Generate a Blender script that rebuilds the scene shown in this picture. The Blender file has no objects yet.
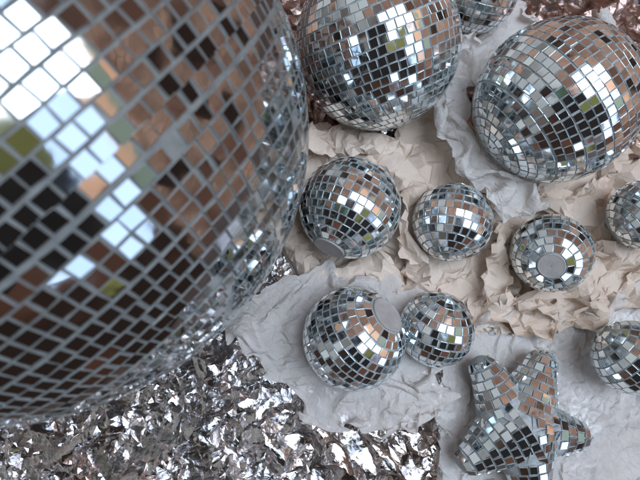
import bpy, math, random
import numpy as np
from mathutils import Vector, Matrix

SC = bpy.context.scene
R_ = math.radians
# ------------------------------------------------------------------ camera
TILT = R_(12); H = 0.50; F = 483.0
RIGHT = np.array([1.0, 0, 0]); UP = np.array([0, math.cos(TILT), math.sin(TILT)]); FW = np.array([0, math.sin(TILT), -math.cos(TILT)])
CAM = np.array([0, -H*math.tan(TILT), H])
cd = bpy.data.cameras.new('camera'); cam = bpy.data.objects.new('camera', cd); SC.collection.objects.link(cam)
cam.location = CAM; cam.rotation_euler = (TILT, 0, 0)
cd.sensor_width = 36; cd.lens = F/640*36; cd.clip_start = 0.005; cd.clip_end = 50
cd.dof.use_dof = True; cd.dof.focus_distance = 0.43; cd.dof.aperture_fstop = 7.5
SC.camera = cam
SC.render.resolution_x = 1024; SC.render.resolution_y = 768
SC.render.engine = 'CYCLES'
SC.cycles.max_bounces = 10; SC.cycles.glossy_bounces = 6; SC.cycles.transparent_max_bounces = 12
SC.cycles.sample_clamp_indirect = 6
SC.view_settings.view_transform = 'Standard'; SC.view_settings.look = 'None'
SC.view_settings.exposure = 0.8; SC.view_settings.gamma = 1

# ------------------------------------------------------------------ surroundings as a procedural environment
# (a brick wall with a bright window, seen only in the mirrors)
LV = 0.42*RIGHT - 0.38*UP - 0.84*FW; LV /= np.linalg.norm(LV)
UV = RIGHT - (RIGHT@LV)*LV; UV /= np.linalg.norm(UV)
VV = np.cross(LV, UV)
ROT = R_(13)
UV, VV = math.cos(ROT)*UV + math.sin(ROT)*VV, -math.sin(ROT)*UV + math.cos(ROT)*VV
world = bpy.data.worlds.new("World"); SC.world = world; world.use_nodes = True
wt = world.node_tree; wt.nodes.clear()
def wn(t, **k):
    n = wt.nodes.new(t)
    for a, b in k.items(): setattr(n, a, b)
    return n
def wl(a, b): wt.links.new(a, b)
def wmath(op, a, b=0.0, c=0.0, clamp=False):
    n = wn('ShaderNodeMath', operation=op, use_clamp=clamp)
    for i, v in enumerate((a, b, c)):
        if hasattr(v, 'is_linked'): wl(v, n.inputs[i])
        else: n.inputs[i].default_value = v
    return n.outputs[0]
tc = wn('ShaderNodeTexCoord').outputs['Generated']
def wdot(v):
    n = wn('ShaderNodeVectorMath', operation='DOT_PRODUCT'); wl(tc, n.inputs[0]); n.inputs[1].default_value = tuple(v)
    return n.outputs['Value']
dl = wdot(LV); dlc = wmath('MAXIMUM', dl, 0.06)
wu = wmath('DIVIDE', wdot(UV), dlc); wv = wmath('DIVIDE', wdot(VV), dlc)
front = wmath('GREATER_THAN', dl, 0.06)
def rect(u0, u1, v0, v1):
    a = wmath('COMPARE', wu, (u0+u1)/2, abs(u1-u0)/2); b = wmath('COMPARE', wv, (v0+v1)/2, abs(v1-v0)/2)
    return wmath('MULTIPLY', a, b)
def disc(u, v, r, sv=1.0):
    a = wmath('SUBTRACT', wu, u); b = wmath('MULTIPLY', wmath('SUBTRACT', wv, v), sv)
    d = wmath('ADD', wmath('MULTIPLY', a, a), wmath('MULTIPLY', b, b))
    return wmath('LESS_THAN', d, r*r)
def wmix(fac, a, b):
    n = wn('ShaderNodeMix', data_type='RGBA')
    wl(fac, n.inputs[0]) if hasattr(fac, 'is_linked') else setattr(n.inputs[0], 'default_value', fac)
    for s, i in ((a, 6), (b, 7)):
        if hasattr(s, 'is_linked'): wl(s, n.inputs[i])
        else: n.inputs[i].default_value = (*s, 1)
    return n.outputs[2]
sep = wn('ShaderNodeSeparateXYZ'); wl(tc, sep.inputs[0])
azim = wmath('ARCTAN2', sep.outputs[1], sep.outputs[0]); elev = wmath('ARCSINE', sep.outputs[2])
cv = wn('ShaderNodeCombineXYZ'); wl(azim, cv.inputs[0]); wl(elev, cv.inputs[1])
bk = wn('ShaderNodeTexBrick'); wl(cv.outputs[0], bk.inputs['Vector'])
bk.inputs['Scale'].default_value = 16; bk.inputs['Mortar Size'].default_value = .03
bk.inputs['Color1'].default_value = (.37, .23, .175, 1); bk.inputs['Color2'].default_value = (.17, .095, .072, 1); bk.inputs['Mortar'].default_value = (.13, .10, .085, 1)
nz = wn('ShaderNodeTexNoise'); wl(tc, nz.inputs['Vector']); nz.inputs['Scale'].default_value = 4.5; nz.inputs['Detail'].default_value = 5
nzf = wmath('MULTIPLY_ADD', nz.outputs['Fac'], 6.0, -2.7, True)
dark = (.020, .013, .011)
brick = wmix(nzf, bk.outputs['Color'], (.085, .045, .035))
def sect(a0, a1, e0, e1):      # window / door openings in the wall, by azimuth and elevation in degrees
    return wmath('MULTIPLY', wmath('COMPARE', azim, R_((a0+a1)/2), R_((a1-a0)/2)), wmath('COMPARE', elev, R_((e0+e1)/2), R_((e1-e0)/2)))
for (a0, a1, e0, e1) in [(4, 11, 2, 22), (6, 14, -14, -3), (13, 20, 22, 30), (20, 30, 2, 16), (34, 40, -20, -2), (46, 60, 10, 30), (75, 84, 5, 24), (95, 112, 14, 34), (120, 128, -5, 12),
                          (-24, -15, 4, 10), (-12, -6, -12, -6), (62, 72, 40, 52), (86, 92, 48, 60), (135, 150, 20, 46)]:
    brick = wmix(sect(a0, a1, e0, e1), brick, dark)
nz2 = wn('ShaderNodeTexNoise'); wl(tc, nz2.inputs['Vector']); nz2.inputs['Scale'].default_value = 2.3; nz2.inputs['Detail'].default_value = 6
inter = wmix(wmath('MULTIPLY_ADD', nz2.outputs['Fac'], 8.0, -4.2, True), dark, (.10, .042, .027))
dside = wdot((.41, .91, 0))
pale = wmath('MULTIPLY', wmath('GREATER_THAN', wmath('ADD', wdot((-.9, .25, .0)), wmath('MULTIPLY', nz.outputs['Fac'], .9)),   .80), wmath('GREATER_THAN', nz2.outputs['Fac'], .46))  # pale sky glints added on the left, to lighten tiles and paper
isb = wmath('GREATER_THAN', wmath('MULTIPLY_ADD', nz2.outputs['Fac'], .15, dside), -.08)
col = wmix(isb, inter, brick)
col = wmix(pale, col, wmix(wmath('MULTIPLY_ADD', nz2.outputs['Fac'], 7.0, -3.4, True), (.30, .32, .335), (.07, .06, .055)))
WB = (.80, 1.06, 1.50)
layers = [
 (rect(-.52, .86, -1.0, 1.30), (.07, .035, .025)),       # window reveal
 (rect(-.42, .66, -.34, 1.24), (.60, .36, .245)),       # pale timber frame
 (rect(-.38, .54, -.28, 1.20), WB),
 (rect(.30, .60, -1.10, -.40), WB),
 (rect(-.20, .06, -.95, -.72), WB),
 (rect(.10, .13, -.2, 1.2), (.40, .24, .17)),
 (rect(.66, .80, -.5, .75), (.20, .25, .21)),            # grey-green shutter
 (rect(.80, .86, -.55, .80), (.60, .35, .23)),
 (disc(-.60, -.05, .46, .55), (.012, .011, .012)),        # someone standing against the light
 (rect(-.42, .25, -.70, -.02), (.014, .012, .012)),
 (rect(-.26, .20, -.02, .28), (.12, .12, .045)),          # olive cloth
 (disc(-.95, .75, .11), (.02, .13, .09)),
 (rect(.15, .30, -1.40, -1.25), (.20, .20, .07)),
 (rect(1.35, 1.45, -1.5, -1.3), (.4, .02, .12)),
]
front = wmath('GREATER_THAN', dl, 0.06)
for m, c in layers: col = wmix(wmath('MULTIPLY', m, front), col, c)
bg = wn('ShaderNodeBackground'); wl(col, bg.inputs[0]); bg.inputs[1].default_value = 1.0
wo = wn('ShaderNodeOutputWorld'); wl(bg.outputs[0], wo.inputs[0])
world.cycles.sampling_method = 'MANUAL'; world.cycles.sample_map_resolution = 1024

# the window's own daylight
ld = bpy.data.lights.new('window_light', 'AREA'); ld.shape = 'RECTANGLE'; ld.size = 1.9; ld.size_y = 2.0; ld.energy = 40; ld.color = (.80, .90, 1.0)
lo = bpy.data.objects.new('window_light', ld); SC.collection.objects.link(lo)
lo.location = Vector(LV)*2.6 + Vector(VV)*1.78 + Vector(UV)*.45
M3 = Matrix((Vector(UV), Vector(VV), Vector(LV))).transposed(); lo.rotation_euler = M3.to_euler()

# ------------------------------------------------------------------ helpers
def ray(px, py):
    d = FW + RIGHT*(px-320)/F - UP*(py-240)/F
    return d
def at(px, py, z=0.0):
    d = ray(px, py); return CAM + d*((z-CAM[2])/d[2])
COL = SC.collection
def link(name, verts, faces, mats, parent=None, midx=None, smooth=False):
    me = bpy.data.meshes.new(name)
    verts = np.asarray(verts, dtype=np.float32)
    me.from_pydata(verts.tolist(), [], faces if isinstance(faces, list) else faces.tolist())
    for m in (mats if isinstance(mats, (list, tuple)) else [mats]): me.materials.append(m)
    if midx is not None: me.polygons.foreach_set('material_index', np.asarray(midx, dtype=np.int32))
    me.polygons.foreach_set('use_smooth', np.full(len(me.polygons), smooth))
    me.update()
    o = bpy.data.objects.new(name, me); COL.objects.link(o)
    if parent: o.parent = parent
    return o
def tag(o, label=None, cat=None, group=None, kind=None):
    if label: o['label'] = label
    if cat: o['category'] = cat
    if group: o['group'] = group
    if kind: o['kind'] = kind
    return o
def material(name, base, rough=.5, metal=0.0, **k):
    m = bpy.data.materials.new(name); m.use_nodes = True
    b = m.node_tree.nodes['Principled BSDF']
    b.inputs['Base Color'].default_value = (*base, 1); b.inputs['Roughness'].default_value = rough; b.inputs['Metallic'].default_value = metal
    for a, v in k.items(): b.inputs[a].default_value = v
    return m, m.node_tree, b
def noise(nt, scale, detail=4, rough=.6, dist=0.0):
    t = nt.nodes.new('ShaderNodeTexCoord'); n = nt.nodes.new('ShaderNodeTexNoise')
    nt.links.new(t.outputs['Object'], n.inputs['Vector'])
    n.inputs['Scale'].default_value = scale; n.inputs['Detail'].default_value = detail; n.inputs['Roughness'].default_value = rough; n.inputs['Distortion'].default_value = dist
    return n
def ramp(nt, src, stops):
    r = nt.nodes.new('ShaderNodeValToRGB'); nt.links.new(src, r.inputs[0])
    e = r.color_ramp.elements
    while len(e) < len(stops): e.new(.5)
    for i, (p, c) in enumerate(stops):
        e[i].position = p; e[i].color = (*c, 1) if len(c) == 3 else c
    return r.outputs[0]
def bump(nt, b, src, strength, dist):
    n = nt.nodes.new('ShaderNodeBump'); n.inputs['Strength'].default_value = strength; n.inputs['Distance'].default_value = dist
    nt.links.new(src, n.inputs['Height']); nt.links.new(n.outputs[0], b.inputs['Normal'])

# ------------------------------------------------------------------ materials
def mirror_mat(name, dust, wav, k=1.0):
    m, nt, b = material(name, (.84, .88, .89), .03, 1.0)
    n = noise(nt, 60, 5)
    nt.links.new(ramp(nt, n.outputs['Fac'], [(.35, (.03,)*3), (.75, (.03+dust,)*3)]), b.inputs['Roughness'])
    at_ = nt.nodes.new('ShaderNodeAttribute'); at_.attribute_name = 'tint'
    nt.links.new(ramp(nt, at_.outputs['Fac'], [(0, (.74*k, .80*k, .82*k)), (1, (.90*k, .92*k, .92*k))]), b.inputs['Base Color'])
    n2 = noise(nt, 55, 2); bump(nt, b, n2.outputs['Fac'], wav, .002)
    return m
M_MIRROR = mirror_mat('mirror_glass', .10, .05)
M_MIRROR_BIG = mirror_mat('dusty_mirror_glass', .07, .05, .60)
M_EDGE, nt, b = material('glass_edge', (.42, .50, .53), .16, .35)
b.inputs['Specular IOR Level'].default_value = .8
n = noise(nt, 300, 2); nt.links.new(ramp(nt, n.outputs['Fac'], [(.3, (.32, .39, .41)), (.7, (.62, .70, .72))]), b.inputs['Base Color'])
M_EDGE_DULL, nt, b = material('dusty_glass_edge', (.30, .34, .35), .4, .1)
n = noise(nt, 120, 4); nt.links.new(ramp(nt, n.outputs['Fac'], [(.3, (.20, .215, .21)), (.7, (.36, .385, .38))]), b.inputs['Base Color'])
M_GROUT, nt, b = material('grout', (.36, .385, .39), .55, .2)
n = noise(nt, 200, 4); nt.links.new(ramp(nt, n.outputs['Fac'], [(.3, (.28, .30, .305)), (.7, (.50, .53, .54))]), b.inputs['Base Color'])
M_GROUT_DULL, nt, b = material('dusty_grout', (.2, .22, .22), .6, .1)
n = noise(nt, 90, 5); nt.links.new(ramp(nt, n.outputs['Fac'], [(.3, (.14, .15, .148)), (.7, (.27, .285, .28))]), b.inputs['Base Color'])
M_CAP, nt, b = material('cap_plastic', (.42, .40, .39), .5, .0)
n = noise(nt, 90, 5); nt.links.new(ramp(nt, n.outputs['Fac'], [(.3, (.34, .315, .30)), (.7, (.45, .425, .41))]), b.inputs['Base Color'])
n2 = noise(nt, 260, 3); bump(nt, b, n2.outputs['Fac'], .3, .001)

def paper_mat(name, c1, c2, transl, transp, rough=.75, fine=.25, spec=.25, fscale=420):
    m = bpy.data.materials.new(name); m.use_nodes = True; nt = m.node_tree; nt.nodes.clear()
    out = nt.nodes.new('ShaderNodeOutputMaterial')
    b = nt.nodes.new('ShaderNodeBsdfPrincipled'); b.inputs['Roughness'].default_value = rough; b.inputs['Specular IOR Level'].default_value = spec
    n = noise(nt, 14, 6, .65); c = ramp(nt, n.outputs['Fac'], [(.35, c1), (.65, c2)])
    nt.links.new(c, b.inputs['Base Color'])
    t = nt.nodes.new('ShaderNodeBsdfTranslucent'); nt.links.new(c, t.inputs[0])
    n2 = noise(nt, fscale, 5, .7); 
    v = nt.nodes.new('ShaderNodeTexVoronoi'); v.feature = 'DISTANCE_TO_EDGE'; v.inputs['Scale'].default_value = 90
    w = noise(nt, 40, 3); nt.links.new(w.outputs['Color'], v.inputs['Vector'])
    tcn = nt.nodes.new('ShaderNodeTexCoord'); vm = nt.nodes.new('ShaderNodeVectorMath'); vm.operation = 'MULTIPLY_ADD'
    nt.links.new(w.outputs['Color'], vm.inputs[0]); vm.inputs[1].default_value = (.02, .02, .02); nt.links.new(tcn.outputs['Object'], vm.inputs[2])
    nt.links.new(vm.outputs[0], v.inputs['Vector'])
    cr = nt.nodes.new('ShaderNodeMath'); cr.operation = 'MINIMUM'; nt.links.new(v.outputs['Distance'], cr.inputs[0]); cr.inputs[1].default_value = .12
    ad = nt.nodes.new('ShaderNodeMath'); ad.operation = 'MULTIPLY_ADD'; nt.links.new(n2.outputs['Fac'], ad.inputs[0]); ad.inputs[1].default_value = .25; nt.links.new(cr.outputs[0], ad.inputs[2])
    bm_ = nt.nodes.new('ShaderNodeBump'); bm_.inputs['Strength'].default_value = fine; bm_.inputs['Distance'].default_value = .008
    nt.links.new(ad.outputs[0], bm_.inputs['Height']); nt.links.new(bm_.outputs[0], b.inputs['Normal'])
    mx = nt.nodes.new('ShaderNodeMixShader'); mx.inputs[0].default_value = transl; nt.links.new(b.outputs[0], mx.inputs[1]); nt.links.new(t.outputs[0], mx.inputs[2])
    last = mx.outputs[0]
    if transp:
        tr = nt.nodes.new('ShaderNodeBsdfTransparent'); m2 = nt.nodes.new('ShaderNodeMixShader')
        n3 = noise(nt, 22, 4); nt.links.new(ramp(nt, n3.outputs['Fac'], [(.35, (transp*.4,)*3), (.7, (transp*1.6,)*3)]), m2.inputs[0])
        nt.links.new(last, m2.inputs[1]); nt.links.new(tr.outputs[0], m2.inputs[2]); last = m2.outputs[0]
    nt.links.new(last, out.inputs[0])
    return m
M_KRAFT = paper_mat('kraft_paper', (.74, .605, .495), (.85, .72, .61), .15, 0)
M_TISSUE = paper_mat('tissue_paper', (.88, .845, .81), (.95, .92, .89), .28, .40, .5, .6, .45)
M_TISSUE_WARM = paper_mat('warm_tissue_paper', (.84, .80, .76), (.92, .88, .85), .30, .34, .5, .5, .4)

def foil_mat(name, c1, c2, rough):
    m, nt, b = material(name, c1, rough, 1.0)
    n = noise(nt, 12, 5); nt.links.new(ramp(nt, n.outputs['Fac'], [(.35, c1), (.65, c2)]), b.inputs['Base Color'])
    w = noise(nt, 60, 4); v = nt.nodes.new('ShaderNodeTexVoronoi'); v.inputs['Scale'].default_value = 150; v.feature = 'F1'
    vm = nt.nodes.new('ShaderNodeVectorMath'); vm.operation = 'MULTIPLY_ADD'; tcn = nt.nodes.new('ShaderNodeTexCoord')
    nt.links.new(w.outputs['Color'], vm.inputs[0]); vm.inputs[1].default_value = (.012,)*3; nt.links.new(tcn.outputs['Object'], vm.inputs[2]); nt.links.new(vm.outputs[0], v.inputs['Vector'])
    bump(nt, b, v.outputs['Distance'], .35, .0015)
    return m
M_FOIL = foil_mat('silver_foil', (.66, .64, .635), (.47, .415, .385), .20)  # brownish second tone paints brick-coloured glints into the silver
M_FOIL_BRICK_REFL = foil_mat('brick_reflection_foil', (.36, .26, .225), (.27, .19, .165), .32)  # brown reflection of the brick wall put into the foil's base colour
M_FLOOR, nt, b = material('floor_clay', (.10, .055, .04), .7)
n = noise(nt, 30, 6); nt.links.new(ramp(nt, n.outputs['Fac'], [(.3, (.06, .03, .022)), (.7, (.15, .085, .06))]), b.inputs['Base Color']); bump(nt, b, n.outputs['Fac'], .4, .004)

# ------------------------------------------------------------------ mirror tiles
rng = np.random.default_rng(7)
def frame(axis):
    a = np.array(axis, float); a /= np.linalg.norm(a)
    t = np.array([1.0, 0, 0]) if abs(a[0]) < .8 else np.array([0, 1.0, 0])
    x = np.cross(t, a); x /= np.linalg.norm(x)
    return x, np.cross(a, x), a
class Tiles:
    def __init__(s): s.v = []; s.f = []; s.m = []; s.t = []
    def tile(s, c, n, e1, hw0, hw1, hh, th, cham, tilt=.02):
        """mirror plate: centre c of its face, normal n, e1 along the row; widths hw0 (bottom) hw1 (top)"""
        n = n + tilt*rng.normal(size=3); n /= np.linalg.norm(n)
        e1 = e1 - (e1@n)*n; e1 /= np.linalg.norm(e1); e2 = np.cross(n, e1)
        q = [(-hw0, -hh), (hw0, -hh), (hw1, hh), (-hw1, hh)]
        j = rng.normal(size=(4, 2))*hh*.05
        q = [(a+j[i][0], b_+j[i][1]) for i, (a, b_) in enumerate(q)]
        k = len(s.v)
        for (a, b_) in q: s.v.append(c + e1*a + e2*b_ - n*th)
        for (a, b_) in q: s.v.append(c + e1*a + e2*b_ - n*cham*.7)
        for (a, b_) in q:
            s.v.append(c + e1*(a-math.copysign(cham, a)) + e2*(b_-math.copysign(cham, b_)))
        for l in (0, 4):
            for i in range(4):
                i2 = (i+1) % 4; s.f.append((k+l+i, k+l+i2, k+l+4+i2, k+l+4+i)); s.m.append(1)
        s.f.append((k+8, k+9, k+10, k+11)); s.m.append(0)
        t = rng.random(); s.t += [t]*12
    def build(s, name, mats, parent):
        o = link(name, s.v, s.f, mats, parent, s.m)
        a = o.data.attributes.new('tint', 'FLOAT', 'POINT'); a.data.foreach_set('value', np.array(s.t, dtype=np.float32))
        return o
def uvsphere(r, nu=96, nv=48):
    v = []; f = []
    for j in range(nv+1):
        p = math.pi*j/nv
        for i in range(nu):
            q = 2*math.pi*i/nu; v.append((r*math.sin(p)*math.cos(q), r*math.sin(p)*math.sin(q), r*math.cos(p)))
    for j in range(nv):
        for i in range(nu):
            a = j*nu+i; b_ = j*nu+(i+1) % nu; f.append((a, a+nu, b_+nu, b_))
    return v, f
BALLS = []
def mirror_ball(C, R, axis, pitch, gap, cap, label, big=False, group='mirror balls laid out on crumpled paper and foil'):
    root = bpy.data.objects.new('mirror_ball', None); COL.objects.link(root)
    root.location = (C[0], C[1], C[2]-R)
    root.empty_display_size = .01
    tag(root, label, 'disco ball', group)
    off = np.array([0, 0, R])
    th = .0011 if not big else .0014
    v, f = uvsphere(R-th*.75)
    x, y, a = frame(axis); v = np.array(v)
    if cap:      # the shell is flat under its caps
        lim = math.cos(cap/R)*R-.0006; dd = v@a; v -= np.outer(np.sign(dd)*np.maximum(np.abs(dd)-lim, 0), a)
    link('core', v+off, f, M_GROUT_DULL if big else M_GROUT, root, smooth=True)
    T = Tiles(); phi0 = cap/R if cap else pitch*.35/R
    n = int(round((math.pi-2*phi0)*R/pitch)); dphi = (math.pi-2*phi0)/n
    for j in range(n):
        ph = phi0 + (j+.5)*dphi + rng.normal()*.004
        rr = R*math.sin(ph); m = max(3, int(round(2*math.pi*rr/pitch))); st = rng.random()*6.28
        wj = 2*math.pi/m
        for i in range(m):
            if rng.random() < .003: continue
            q = st + (i + rng.normal()*.018)*wj
            er = x*math.cos(q) + y*math.sin(q)
            nrm = er*math.sin(ph) + a*math.cos(ph)
            e1 = -x*math.sin(q) + y*math.cos(q)
            hw = math.pi*rr/m
            s0 = math.sin(min(ph+dphi/2, 3.13))/math.sin(ph); s1 = math.sin(max(ph-dphi/2, .01))/math.sin(ph)
            s0 = min(s0, 1.25); s1 = max(min(s1, 1.25), .7)
            g = gap*(1+.25*rng.normal())
            if rng.random() < .05: g += pitch*rng.uniform(.05, .22)
            T.tile(nrm*(R+rng.normal()*.00012)+off, nrm, e1, hw*s0-g/2, hw*s1-g/2, dphi*R/2-gap/2, th, pitch*(.020 if big else .035), .028 if not big else .012)
    T.build('mirror_tiles', [M_MIRROR_BIG if big else M_MIRROR, M_EDGE_DULL if big else M_EDGE], root)
    if cap:
        for sgn in (1, -1):
            pv = []; pf = []; N = 40; rc = cap*.93
            prof = [(rc, -.0012), (rc, .0010), (rc*.96, .0014), (rc*.9, .0014), (rc*.88, .0012), (rc*.5, .0012), (rc*.10, .0012), (0.0004, .0012)]
            hb = math.cos(cap/R)*R
            for (r_, z_) in prof:
                for i in range(N):
                    q = 2*math.pi*i/N; pv.append(off + sgn*(hb+z_)*a + r_*(math.cos(q)*x + sgn*math.sin(q)*y))
            for k in range(len(prof)-1):
                for i in range(N): pf.append((k*N+i, k*N+(i+1) % N, (k+1)*N+(i+1) % N, (k+1)*N+i))
            link('end_cap', pv, pf, M_CAP, root, smooth=False)
    BALLS.append((np.array(C, float), R))
    return root
def place(px, py, rpx, lift):
    R = .05
    for _ in range(60):
        C = at(px, py, R+lift); d = C-CAM; dep = d@FW; cs = dep/np.linalg.norm(d)
        R = np.linalg.norm(d)*math.sin(math.atan(rpx/F*cs**1.5))
    return C, R
def cam_axis(x, y, z): return RIGHT*x - UP*y - FW*z     # x right, y down in the picture, z toward the viewer

big_R = .192
mirror_ball((-.1998, .0365, .1924), big_R, cam_axis(-.56, -.66, .50), .0094, .0013, 0,
            'huge dusty mirror ball filling the upper left, close to the camera and out of focus', True)
specs = [
 # px, py, rpx, lift, axis, cap factor, label
 (377, 47, 86, .010, (-.35, -.85, .30), 0, 'large mirror ball at the top, directly right of the huge blurred ball'),
 (555, 103, 86, .012, (-.80, .58, -.08), 0, 'large mirror ball on foil tinted with brick reflection at the upper right, beside the white wrap strip'),
 (350, 208, 51, .016, (-.44, .82, .36), .34, 'medium mirror ball nested in a ring of beige kraft paper'),
 (452, 222, 40, .014, (-.25, .90, .35), 0, 'small mirror ball on kraft paper between the nested ball and the up-facing grey cap'),
 (551, 253, 41, .014, (-.40, .30, .86), .34, 'small mirror ball with its round grey cap facing up, on kraft paper'),
 (354, 338, 52, .012, (.62, -.57, .54), .37, 'medium mirror ball lying in white tissue, grey cap at its upper right'),
 (436, 329, 38, .010, (.25, -.90, .35), 0, 'small mirror ball touching the medium ball in tissue, above the star'),
 (631, 357, 40, .012, (-.75, -.62, -.10), .0, 'small mirror ball on white tissue right of the star, cut by the edge'),
 (646, 214, 39, .020, (-.80, .55, -.1), .0, 'small mirror ball below the large right ball, cut by the right edge'),
 (478, -9, 43, .012, (.20, -.75, .60), .0, 'mirror ball cut by the top edge, between the two large balls'),
]
for (px, py, rp, lift, ax, cp, lab) in specs:
    C, R = place(px, py, rp, lift)
    print('ball', px, py, 'R', round(R, 4), C.round(3))
    mirror_ball(C, R, cam_axis(*ax), .0079 if R > .06 else .0074, .0008, cp*R, lab)

# ------------------------------------------------------------------ mirror star
def star():
    zc = .012; C = at(517, 426, .03); HT = .034
    tips = [(476, 357), (545, 351), (588, 436), (536, 506), (458, 466)]
    arms = []
    for (px, py) in tips:
        d = (at(px, py, .03)-C)[:2]; arms.append((math.atan2(d[1], d[0]), np.linalg.norm(d)))
    arms.sort()
    A = [a for a, _ in arms]; Ln = [l for _, l in arms]
    N = len(A)
    def halfw(s, L):
        W0 = .042
        W = W0 + (.0138-W0)*min(max(s/(L*.80), 0), 1)**.8
        r = .0130; e = L - r
        if s > e: W = .0138*math.sqrt(max(0, 1-((s-e)/r)**2))
        return W
    def hgt(s, w, L):
        W = halfw(s, L)
        if abs(w) >= W: return None
        h0 = .016 + (HT-.016)*max(0, 1-s/(L*.95))
        if s > L-.0130: h0 *= math.sqrt(max(0, 1-((s-(L-.0130))/.0130)**2))*.9+.1
        return h0*math.sqrt(max(0, 1-(w/W)**2))
    def sector(k):
        a = A[k]; nx = (A[(k+1) % N]-a) % (2*math.pi)/2; pv = (a-A[k-1]) % (2*math.pi)/2
        return a, pv, nx
    root = bpy.data.objects.new('mirror_star', None); COL.objects.link(root); root.location = (C[0], C[1], zc)
    root.empty_display_size = .01
    tag(root, 'puffy five-pointed star covered in mirror tiles, lying on white tissue', 'disco star')
    base = HT*.55
    # body, polar grid of the same height function
    v = []; f = []; NA = 200; NR = 40
    def h_at(ang, r):
        best = 0.0
        for k in range(N):
            da = (ang-A[k]+math.pi) % (2*math.pi)-math.pi
            if abs(da) > math.pi/2: continue
            h = hgt(r*math.cos(da), r*math.sin(da), Ln[k])
            if h: best = max(best, h)
        return best
    for i in range(NA):
        ang = 2*math.pi*i/NA
        lo_, hi_ = 0.0, .1
        rs = np.linspace(0, .1, 260); hs = [h_at(ang, r) for r in rs]
        rb = max([r for r, h in zip(rs, hs) if h > 0]+[.01])
        for j in range(NR+1):
            r = rb*math.sin(j/NR*math.pi/2); hh = h_at(ang, r*.9995)
            if j == NR: hh = 0
            v.append((r*math.cos(ang), r*math.sin(ang), base + hh - .0013))
        for j in range(NR-1, -1, -1):
            r = rb*math.sin(j/NR*math.pi/2); v.append((r*math.cos(ang), r*math.sin(ang), base - min(h_at(ang, r*.9995), base)*.98))
    M = 2*NR+1
    for i in range(NA):
        i2 = (i+1) % NA
        for j in range(M-1): f.append((i*M+j, i2*M+j, i2*M+j+1, i*M+j+1)[::-1])
    link('core', v, f, M_GROUT, root, smooth=False)
    T = Tiles(); p = .0080; done = []
    for k in range(N):
        a, pv, nx = sector(k); L = Ln[k]
        ex = np.array([math.cos(a), math.sin(a), 0]); ey = np.array([-math.sin(a), math.cos(a), 0]); ez = np.array([0, 0, 1.0])
        s = p*(.5 if k == 0 else .98)
        while s < L-.001:
            W = halfw(s, L)
            # arc across
            ws = np.sin(np.linspace(-math.pi/2, math.pi/2, 161))*W*.9999
            hs = np.array([hgt(s, w, L) or 0 for w in ws])
            arc = np.concatenate([[0], np.cumsum(np.hypot(np.diff(ws), np.diff(hs)))])
            m = max(1, int(round(arc[-1]/p))); off_ = 0
            for i in range(m):
                t = (i+.5)/m*arc[-1]; w = np.interp(t, arc, ws); h = np.interp(t, arc, hs)
                X_ = ex*s + ey*w; r_ = math.hypot(X_[0], X_[1]); an = math.atan2(X_[1], X_[0]); mine = True
                for k2 in range(N):
                    if k2 == k: continue
                    da = (an-A[k2]+math.pi) % (2*math.pi)-math.pi
                    if abs(da) > math.pi/2: continue
                    h2 = hgt(r_*math.cos(da), r_*math.sin(da), Ln[k2])
                    if h2 and h2 > h+.0026: mine = False
                    if h2 and h2 > h: h = h2
                if not mine: continue
                PP = np.array([X_[0], X_[1], h])
                if s < L*.75 and any(np.linalg.norm(PP-q_) < p*.80 for q_ in done): continue
                done.append(PP)
                e = .0006
                h1 = hgt(s+e, w, L); h0 = hgt(max(s-e, 0), w, L)
                hs_ = ((h1 if h1 else h*.5)-(h0 or h))/(2*e)
                hs_ = max(-.9, min(.9, hs_)) if s < L*.8 else max(-2.0, min(2.0, hs_))
                tw = (np.interp(min(t+.0015, arc[-1]), arc, ws)-np.interp(max(t-.0015, 0), arc, ws)); th_ = (np.interp(min(t+.0015, arc[-1]), arc, hs)-np.interp(max(t-.0015, 0), arc, hs))
                tv = np.array([0, tw, th_]); tv /= np.linalg.norm(tv)
                sv = np.array([1, 0, hs_]); nn = np.cross(sv, tv); nn /= np.linalg.norm(nn)
                if nn[2] < 0: nn = -nn
                nW = ex*nn[0] + ey*nn[1] + ez*nn[2]; tW = ey*tv[1] + ez*tv[2]
                P = ex*s + ey*w + ez*(base+h)
                hw = arc[-1]/m/2-.0004
                T.tile(P+nW*.0003, nW, tW, hw, hw, p/2-.0004, .0011, p*.035, .03)
            s += p
    T.build('mirror_tiles', [M_MIRROR, M_EDGE], root)
    for k in range(N):      # stand-in colliders for the paper
        for q in (.1, .4, .75):
            BALLS.append((np.array([C[0]+math.cos(A[k])*Ln[k]*q, C[1]+math.sin(A[k])*Ln[k]*q, zc+base*.8]), .017-.006*q))
star()

# ------------------------------------------------------------------ crumpled surfaces
def env_planes(P, cell, tilt, k, seed, sign=1):
    """continuous creased height: upper envelope of randomly tilted patches"""
    r = np.random.default_rng(seed); G = 64
    jx = r.random((G, G)); jy = r.random((G, G)); g1 = r.normal(size=(G, G))*tilt; g2 = r.normal(size=(G, G))*tilt; hh = r.random((G, G))*cell*tilt*.6
    q = P/cell; b = np.floor(q).astype(int); best = np.full(len(P), -9.0)
    for dx in (-2, -1, 0, 1, 2):
        for dy in (-2, -1, 0, 1, 2):
            cx = b[:, 0]+dx; cy = b[:, 1]+dy; mx = cx % G; my = cy % G
            ox = P[:, 0]-(cx+jx[mx, my])*cell; oy = P[:, 1]-(cy+jy[mx, my])*cell
            h = hh[mx, my] + g1[mx, my]*ox + g2[mx, my]*oy - k*(ox*ox+oy*oy)/cell
            best = np.maximum(best, h)
    return sign*best
def warp(P, amp, sc, seed):
    r = np.random.default_rng(seed); o = np.zeros_like(P)
    for i in range(6):
        d = r.normal(size=2)*sc; ph = r.random(2)*6.28
        t = P@d; o[:, 0] += np.sin(t+ph[0]); o[:, 1] += np.sin(t*1.3+ph[1])
    return P+o*amp/2.4
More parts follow.
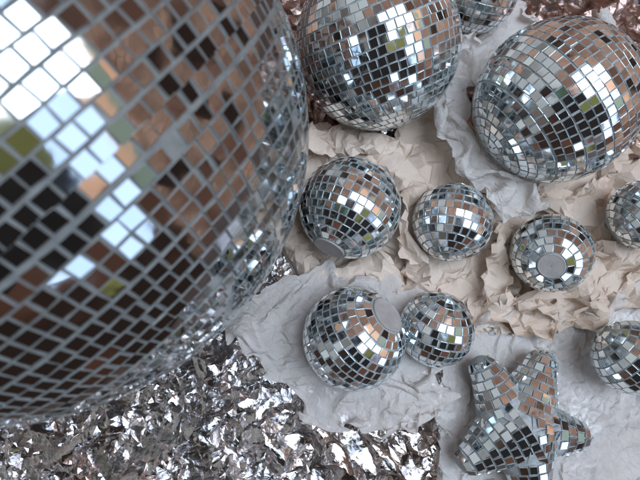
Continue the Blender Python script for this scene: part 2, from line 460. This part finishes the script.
def foil_height(P, seed, amp=1.0):
    Q = warp(P, .006, 60, seed)
    h = env_planes(Q, .055, .50, .50, seed+1)*.55
    h += env_planes(Q, .026, .65, .65, seed+2, -1)*.5
    h += env_planes(Q, .0125, .75, .75, seed+3)*.40
    h += env_planes(Q, .0065, .6, .6, seed+4, -1)*.30
    h -= h.mean()
    return h*amp
def foil(name, x0, x1, y0, y1, step, seed, mat, z0, amp, label, under=True):
    nx = int((x1-x0)/step); ny = int((y1-y0)/step)
    r = np.random.default_rng(seed)
    X, Y = np.meshgrid(np.linspace(x0, x1, nx), np.linspace(y0, y1, ny)); P = np.stack([X.ravel(), Y.ravel()], 1)
    P[:] += r.uniform(-.3, .3, P.shape)*step
    h = foil_height(P, seed, amp)
    # flattened where the paper and tissue lie on it
    k = np.clip((P[:, 0]-(-.075+.10*np.clip(-(P[:, 1]+.10)/.10, -1, 1)))/.03, 0, 1); k *= np.clip((.115-P[:, 1])/.02, 0, 1)
    k = k*(1-((P[:, 0] < .108) & (P[:, 1] < -.185)))
    if under: h = h*(1-.85*k); z0 = z0-.009*k
    z = z0 + np.maximum(h, -.012)
    for C, R in BALLS:      # pressed down under whatever lies on it
        d2 = (P[:, 0]-C[0])**2+(P[:, 1]-C[1])**2
        ins = d2 < (R*.98)**2
        zb = C[2]-np.sqrt(np.maximum(R*R-d2, 0))-.0015
        z = np.where(ins, np.minimum(z, zb), z)
    z = np.maximum(z, .0012)
    V = np.column_stack([P, z]); idx = np.arange(nx*ny).reshape(ny, nx)
    a = idx[:-1, :-1].ravel(); b = idx[:-1, 1:].ravel(); c = idx[1:, 1:].ravel(); d = idx[1:, :-1].ravel()
    alt = (np.add.outer(np.arange(ny-1), np.arange(nx-1)) % 2).ravel().astype(bool)
    F1 = np.where(alt[:, None], np.stack([a, b, c], 1), np.stack([a, b, d], 1)); F2 = np.where(alt[:, None], np.stack([a, c, d], 1), np.stack([b, c, d], 1))
    o = link(name, V, np.concatenate([F1, F2]), mat, smooth=False)
    tag(o, label, 'foil sheet')
    return o

def coons(sides, n, m):
    """sides: bottom, top (left->right) and left, right (bottom->top) polylines of 2D/3D points"""
    def samp(pl, k):
        pl = np.array(pl, float); d = np.concatenate([[0], np.cumsum(np.linalg.norm(np.diff(pl, axis=0), axis=1))]); t = np.linspace(0, d[-1], k)
        return np.stack([np.interp(t, d, pl[:, i]) for i in range(pl.shape[1])], 1)
    B, Tp, Lf, Rt = samp(sides[0], n), samp(sides[1], n), samp(sides[2], m), samp(sides[3], m)
    u = np.linspace(0, 1, n)[None, :, None]; v = np.linspace(0, 1, m)[:, None, None]
    S = (1-v)*B[None] + v*Tp[None] + (1-u)*Lf[:, None] + u*Rt[:, None]
    S -= (1-u)*(1-v)*B[0] + u*(1-v)*B[-1] + (1-u)*v*Tp[0] + u*v*Tp[-1]
    return S
def smooth_noise(n, m, cells, r):
    g = r.normal(size=(cells+2, cells+2)); yi = np.linspace(0, cells, m); xi = np.linspace(0, cells, n)
    y0 = np.minimum(yi.astype(int), cells); x0 = np.minimum(xi.astype(int), cells); fy = (yi-y0)[:, None]; fx = (xi-x0)[None]
    fy = fy*fy*(3-2*fy); fx = fx*fx*(3-2*fx)
    a = g[y0][:, x0]; b = g[y0][:, x0+1]; c = g[y0+1][:, x0]; d = g[y0+1][:, x0+1]
    return (a*(1-fx)+b*fx)*(1-fy)+(c*(1-fx)+d*fx)*fy
def sheet(name, S, cell, excess, seed, mat, label, iters=90, amp=.012, bend=.35, floor=.006, smooth=False, group=None, cat='wrapping paper', hole=None, pin=.0, thick=.00025, jag=.004, grav=.0003, stiff=.6, bmin=.62, sharp=26, vary=.35, f1=4, f2=9, f3=20):
    """paper crumpled by relaxing a sheet that is larger than the room it has"""
    m, n, _ = S.shape; r = np.random.default_rng(seed); S = S.copy(); S[1:-1, 1:-1, :2] += r.uniform(-.32, .32, (m-2, n-2, 2))*cell
    P = S.copy(); 
    # rest lengths: flat size times excess, with stiff and slack patches so folds come at uneven sizes
    ex = 1+excess*(1+vary*smooth_noise(n, m, 7, r).clip(-1.5, 1.5))
    def rest(a, b, e): return np.linalg.norm(a-b, axis=-1)*e
    Lh = rest(S[:, 1:], S[:, :-1], ex[:, 1:]); Lv = rest(S[1:], S[:-1], ex[1:])
    Ld1 = rest(S[1:, 1:], S[:-1, :-1], ex[1:, 1:]); Ld2 = rest(S[1:, :-1], S[:-1, 1:], ex[1:, 1:])
    LBh = rest(S[:, 5:], S[:, :-5], ex[:, 2:-3]); LBv = rest(S[5:], S[:-5], ex[2:-3])
    Bh = rest(S[:, 2:], S[:, :-2], ex[:, 1:-1]); Bv = rest(S[2:], S[:-2], ex[1:-1])
    P[..., 2] += amp*(smooth_noise(n, m, f1, r)*.8+smooth_noise(n, m, f2, r)*.6+smooth_noise(n, m, f3, r)*.2)
    P[..., :2] += amp*.4*np.stack([smooth_noise(n, m, f2+2, r), smooth_noise(n, m, f2+2, r)], -1)
    bd = np.zeros((m, n), bool); bd[0] = bd[-1] = True; bd[:, 0] = bd[:, -1] = True
    jn = np.stack([smooth_noise(n, m, 20, r), smooth_noise(n, m, 20, r)], -1)*jag
    target = S.copy(); target[..., :2] += jn
    wgt = np.ones((m, n)); wgt[bd] = .15
    V = np.zeros_like(P)
    def proj(ia, ib, L, k, mode=0):
        a = P[ia]; b = P[ib]; d = b-a; l = np.linalg.norm(d, axis=-1)+1e-9
        e = (l-L)/l
        if mode == 1: e = np.where(l < L*bmin, (l-L*bmin)/l, np.where(l > L, e, 0))
        c = d*(k*.5*e)[..., None]; P[ia] += c; P[ib] -= c
    sl = np.s_
    for it in range(iters):
        V *= .9; P += V*.5; P[..., 2] -= grav; old = P.copy()
        for _ in range(2):
            for o_ in (0, 1):
                proj(sl[:, o_:-1:2], sl[:, o_+1::2], Lh[:, o_::2], 1); proj(sl[o_:-1:2], sl[o_+1::2], Lv[o_::2], 1)
            for o_ in (0, 1):
                proj(sl[o_:-1:2, :-1], sl[o_+1::2, 1:], Ld1[o_::2], .7); proj(sl[o_:-1:2, 1:], sl[o_+1::2, :-1], Ld2[o_::2], .7)
            for o_ in (0, 1, 2, 3):
                k1 = (n-2-o_+3)//4; 
                if n-2 > o_: proj(sl[:, o_:n-2:4], sl[:, o_+2:n:4], Bh[:, o_::4], bend, 1)
                if m-2 > o_: proj(sl[o_:m-2:4], sl[o_+2:m:4], Bv[o_::4], bend, 1)
            if stiff:
                q_ = 5
                for o_ in range(0, 2*q_, 1):
                    for (AX, N_) in ((1, n), (0, m)):
                        if N_ > o_+q_:
                            if AX: A_ = sl[:, o_:N_-q_:2*q_]; B_ = sl[:, o_+q_:N_:2*q_]; LL = LBh[:, o_::2*q_]
                            else: A_ = sl[o_:N_-q_:2*q_]; B_ = sl[o_+q_:N_:2*q_]; LL = LBv[o_::2*q_]
                            a_ = P[A_]; b_ = P[B_]; d_ = b_-a_; l_ = np.linalg.norm(d_, axis=-1)+1e-9
                            c_ = d_*(stiff*.5*np.where(l_ < LL*.86, (l_-LL*.86)/l_, 0))[..., None]; P[A_] += c_; P[B_] -= c_
            P[bd, :2] = P[bd, :2]*.5 + target[bd][:, :2]*.5
            for C, R in BALLS:
                d = P-C; l = np.linalg.norm(d, axis=-1); ins = l < R+.0015
                if ins.any(): P[ins] = C + d[ins]/l[ins][:, None]*(R+.0015)
            P[..., 2] = np.maximum(P[..., 2], floor)
        V = P-old; V = np.clip(V, -.004, .004)
    idx = np.arange(m*n).reshape(m, n); a = idx[:-1, :-1].ravel(); b = idx[:-1, 1:].ravel(); c = idx[1:, 1:].ravel(); d = idx[1:, :-1].ravel()
    alt = (r.random(len(a)) < .5)
    F1 = np.where(alt[:, None], np.stack([a, b, c], 1), np.stack([a, b, d], 1)); F2 = np.where(alt[:, None], np.stack([a, c, d], 1), np.stack([b, c, d], 1))
    o = link(name, P.reshape(-1, 3), np.concatenate([F1, F2]), mat, smooth=smooth)
    if sharp:     # keep the hard folds hard
        Q = P.reshape(-1, 3); FF = np.concatenate([F1, F2]); fn = np.cross(Q[FF[:, 1]]-Q[FF[:, 0]], Q[FF[:, 2]]-Q[FF[:, 0]]); fn /= np.linalg.norm(fn, axis=1)[:, None]+1e-12
        em = {}; me = o.data
        ev = np.zeros(len(me.edges)*2, dtype=np.int32); me.edges.foreach_get('vertices', ev)
        le = np.zeros(len(me.loops), dtype=np.int32); me.loops.foreach_get('edge_index', le)
        fa = np.full((len(me.edges), 2), -1); pf = np.repeat(np.arange(len(FF)), 3); oo = np.argsort(le, kind='stable'); le_, pf_ = le[oo], pf[oo]
        first = np.searchsorted(le_, np.arange(len(me.edges))); fa[:, 0] = pf_[first]
        sec = np.minimum(first+1, len(le_)-1); ok = le_[sec] == np.arange(len(me.edges)); ok &= sec > first; fa[ok, 1] = pf_[sec[ok]]
        ang = np.zeros(len(me.edges)); g = fa[:, 1] >= 0; ang[g] = np.degrees(np.arccos(np.clip((fn[fa[g, 0]]*fn[fa[g, 1]]).sum(1), -1, 1)))
        cr = np.clip((ang-sharp*.6)/(sharp*.8), 0, 1).astype(np.float32)
        a_ = me.attributes.new('crease_edge', 'FLOAT', 'EDGE'); a_.data.foreach_set('value', cr)
    md = o.modifiers.new('soften', 'SUBSURF'); md.levels = 1; md.render_levels = 1
    if thick:
        md = o.modifiers.new('thickness', 'SOLIDIFY'); md.thickness = thick; md.offset = 0
    tag(o, label, cat, group)
    return o
def px(pts, z): return [at(x, y, z if len(p_) < 1 else p_[0]) for x, y, *p_ in pts]
def patch(bottom, top, left, right, z, cell):
    sides = [px(bottom, z), px(top, z), px(left, z), px(right, z)]
    l = lambda pl: sum(np.linalg.norm(np.array(pl[i+1])-np.array(pl[i])) for i in range(len(pl)-1))
    n = int(max(l(sides[0]), l(sides[1]))/cell)+2; m = int(max(l(sides[2]), l(sides[3]))/cell)+2
    return coons(sides, n, m)

# ground
fl = link('floor', [(-.5, -.36, -.002), (.55, -.36, -.002), (.55, .62, -.002), (-.5, .62, -.002)], [(0, 1, 2, 3)], M_FLOOR); tag(fl, kind='structure')
foil('foil_sheet', -.365, .42, -.275, .12, .0026, 11, M_FOIL, .004, .35, 'flat layer of silver foil lying beneath the papers and balls')
def box_grid(x0, x1, y0, y1, z, cell, a=0.0):
    n = int((x1-x0)/cell); m = int((y1-y0)/cell)
    X, Y = np.meshgrid(np.linspace(x0, x1, n), np.linspace(y0, y1, m)); cx, cy = X.mean(), Y.mean(); X, Y = cx+(X-cx)*math.cos(a)-(Y-cy)*math.sin(a), cy+(X-cx)*math.sin(a)+(Y-cy)*math.cos(a); return np.stack([X, Y, np.full_like(X, z)], -1)
sheet('foil_sheet', box_grid(-.41, .115, -.31, -.02, .018, .0038, -.12), .0038, .30, 71, M_FOIL, 'heap of glittering crumpled silver foil at the lower left, under the huge mirror ball', cat='foil sheet',
      f1=8, f2=17, f3=30, amp=.012, stiff=.6, bend=.5, bmin=.66, vary=.5, floor=.007, thick=0, iters=80, jag=.004, sharp=58)
sheet('foil_sheet', box_grid(-.12, .50, .065, .36, .014, .0048, .10), .0048, .16, 72, M_FOIL_BRICK_REFL, 'crumpled metallic foil tinted with brown brick reflection behind the large balls at the upper right', cat='foil sheet',
      f1=9, f2=18, f3=34, amp=.010, stiff=.6, bend=.5, bmin=.66, vary=.6, floor=.007, thick=0, iters=70, jag=.004, sharp=58)
K = 'crumpled kraft paper around the balls'; TG = 'crumpled white tissue between the balls'
# paper ring around the nested ball: annulus with a slanted rim
def annulus(cx, cy, r0, outline, z0, z1, cell):
    """outline: (px,py,z) points round the ball; returns a closed strip grid (rows from the ball outwards)"""
    C0 = np.array(cx); out = np.array([at(x, y, z) for x, y, z in outline]); out = np.vstack([out, out[:1]])
    d = np.concatenate([[0], np.cumsum(np.linalg.norm(np.diff(out, axis=0), axis=1))]); n = int(d[-1]/cell)
    t = np.linspace(0, d[-1], n); O = np.stack([np.interp(t, d, out[:, i]) for i in range(3)], 1)
    O = (O + np.roll(O, 1, 0) + np.roll(O, -1, 0))/3; O[-1] = O[0]
    D = O[:, :2]-C0[:2]; D /= np.linalg.norm(D, axis=1)[:, None]
    I = np.column_stack([C0[:2]+D*r0, np.full(n, z0)])
    m = int(np.linalg.norm(O-I, axis=1).mean()/cell)+3
    u = np.linspace(0, 1, m)[:, None, None]
    S = I[None]*(1-u)+O[None]*u
    S[..., 2] += (np.sin(u*math.pi)*z1)[..., 0]
    return S
C4, R4 = BALLS[3]
S = annulus(C4, 0, R4*.60, [(418, 288, .026), (360, 292, .030), (300, 284, .026), (276, 240, .03), (282, 190, .035), (284, 145, .04), (308, 116, .05), (360, 120, .055), (404, 136, .050), (436, 165, .055), (446, 205, .055), (438, 250, .036)], .012, .020, .0062)
sheet('kraft_paper', S, .0062, .26, 41, M_KRAFT, 'beige kraft paper crumpled into a nest around the medium ball', group=K, amp=.012, f1=6, f2=10, f3=18)
def kraft(b, t, l, r, z, seed, label, excess=.3, amp=.020, cell=.0062, fl=.006, **k):
    sheet('kraft_paper', patch(b, t, l, r, z, cell), cell, excess, seed, M_KRAFT, label, group=K, amp=amp, floor=fl, **k)
kraft([(395, 320), (520, 330), (665, 300)], [(400, 112), (520, 130), (665, 130)], [(395, 320), (392, 210), (400, 112)], [(665, 300), (665, 215), (665, 130)], .012, 60,
      'wide base sheet of kraft paper lying flat beneath the small balls at the right', .24, .016, .0070, fl=.006, f1=7, f2=11)
kraft([(398, 200), (440, 196), (500, 188)], [(404, 116), (430, 104), (462, 112)], [(398, 200), (392, 160), (404, 116)], [(500, 188), (488, 150), (462, 112)], .034, 42,
      'crumpled kraft paper standing up between the two large balls and the small one', .30, .018, .0062, .02)
kraft([(408, 292), (460, 306), (500, 300)], [(415, 250), (470, 240), (516, 190)], [(408, 292), (406, 270), (415, 250)], [(500, 300), (512, 240), (516, 190)], .024, 43,
      'folded kraft paper strip lying between the two small middle balls', .28, .014, .0062, .014)
kraft([(505, 305), (560, 318), (625, 285)], [(575, 250), (600, 245), (650, 240)], [(505, 305), (535, 285), (575, 250)], [(625, 285), (640, 260), (650, 240)], .022, 44,
      'crumpled kraft paper wad directly below the small ball with the upward grey cap', .3, .014, .0062, .014)
kraft([(488, 300), (500, 304), (516, 296)], [(500, 222), (512, 215), (524, 224)], [(488, 300), (490, 260), (500, 222)], [(516, 296), (512, 262), (524, 224)], .045, 47,
      'upright folded kraft paper flap just left of the capped small ball', .35, .016, .0045, .030, f1=3, f2=6)
kraft([(398, 250), (412, 262), (428, 258)], [(404, 170), (422, 172), (438, 186)], [(398, 250), (402, 215), (404, 170)], [(428, 258), (442, 225), (438, 186)], .052, 48,
      'raised kraft paper flap standing between the nested ball and the small ball to its right', .22, .012, .0045, .034, f1=3, f2=6)
kraft([(300, 150), (350, 150), (404, 166)], [(306, 122), (360, 118), (418, 140)], [(300, 150), (300, 136), (306, 122)], [(404, 166), (412, 154), (418, 140)], .052, 49,
      'long folded kraft paper ridge directly above the nested medium ball', .25, .012, .0045, .036, f1=4, f2=8)
kraft([(545, 205), (580, 235), (620, 260)], [(545, 182), (580, 185), (620, 170)], [(545, 205), (543, 195), (545, 182)], [(620, 260), (612, 215), (620, 170)], .028, 45,
      'kraft paper peak between the large right ball and the capped small ball', .3, .016, .0062, .016)
kraft([(480, 330), (540, 338), (600, 322)], [(470, 298), (540, 300), (610, 295)], [(480, 330), (470, 315), (470, 298)], [(600, 322), (612, 308), (610, 295)], .02, 46,
      'narrow greyish kraft paper strip along the top of the star tissue', .4, .01, .0035, .012)
def tissue(b, t, l, r, z, seed, label, mat=M_TISSUE, excess=.2, amp=.008, cell=.004, fl=.007, **k):
    sheet('tissue_paper', patch(b, t, l, r, z, cell), cell, excess, seed, mat, label, group=TG, amp=amp, floor=fl, smooth=False, sharp=60, cat='tissue paper', jag=.010, **k)
tissue([(300, 425), (360, 434), (428, 425)], [(282, 280), (340, 276), (420, 296)], [(300, 425), (292, 380), (222, 335), (278, 280)], [(428, 425), (440, 370), (420, 296)], .030, 51,
       'thin off-white tissue crumpled around the medium ball on the silver foil', M_TISSUE_WARM, .2, .009, .0034, .030, f1=6, f2=14, f3=30)
tissue([(425, 500), (520, 515), (670, 500)], [(462, 318), (560, 312), (670, 285)], [(425, 500), (440, 420), (462, 318)], [(670, 500), (672, 400), (670, 285)], .012, 52,
       'broad sheet of white tissue under the mirror star', M_TISSUE, .14, .007, .0042, .009, f1=8, f2=18, f3=36)
tissue([(494, 208), (515, 218), (545, 206)], [(444, 58), (458, 42), (482, 42)], [(494, 208), (456, 150), (438, 100), (444, 58)], [(545, 206), (524, 172), (480, 120), (482, 42)], .062, 53,
       'twisted strip of white wrap running between the two large balls', M_TISSUE, .40, .012, .0032, .056)
tissue([(450, 85), (480, 80), (505, 62)], [(455, 10), (500, -5), (538, 15)], [(450, 85), (450, 40), (455, 10)], [(505, 62), (528, 45), (538, 15)], .03, 54,
       'pale tissue piece behind the large balls at the top edge', M_TISSUE_WARM, .22, .009, .004, .02)
# a rolled scrap
A0, A1 = at(614, 44, .030), at(602, 12, .034); ax = A1-A0; Lr = np.linalg.norm(ax); ax /= Lr
e1 = np.cross(ax, [0, 0, 1.0]); e1 /= np.linalg.norm(e1); e2 = np.cross(e1, ax); v = []; f = []; nu, nv = 44, 22
rr_ = np.random.default_rng(5); cr = smooth_noise(nu+1, nv+1, 9, rr_)
for j in range(nv+1):
    for i in range(nu+1):
        t = i/nu; q = t*2*math.pi*1.35; r = (.0075-.0022*t)*(1+.10*cr[j, i])*(1-.25*j/nv)
        v.append(A0 + ax*Lr*(j/nv + .05*math.sin(q*1.7)*(j/nv)) + e1*r*1.25*math.cos(q) + e2*r*math.sin(q))
for j in range(nv):
    for i in range(nu): a = j*(nu+1)+i; f.append((a, a+1, a+nu+2, a+nu+1))
o = link('tissue_paper', v, f, M_TISSUE); tag(o, 'small rolled scrap of white tissue on the foil tinted with brick reflection', 'tissue paper', TG)
md = o.modifiers.new('thickness', 'SOLIDIFY'); md.thickness = .0004
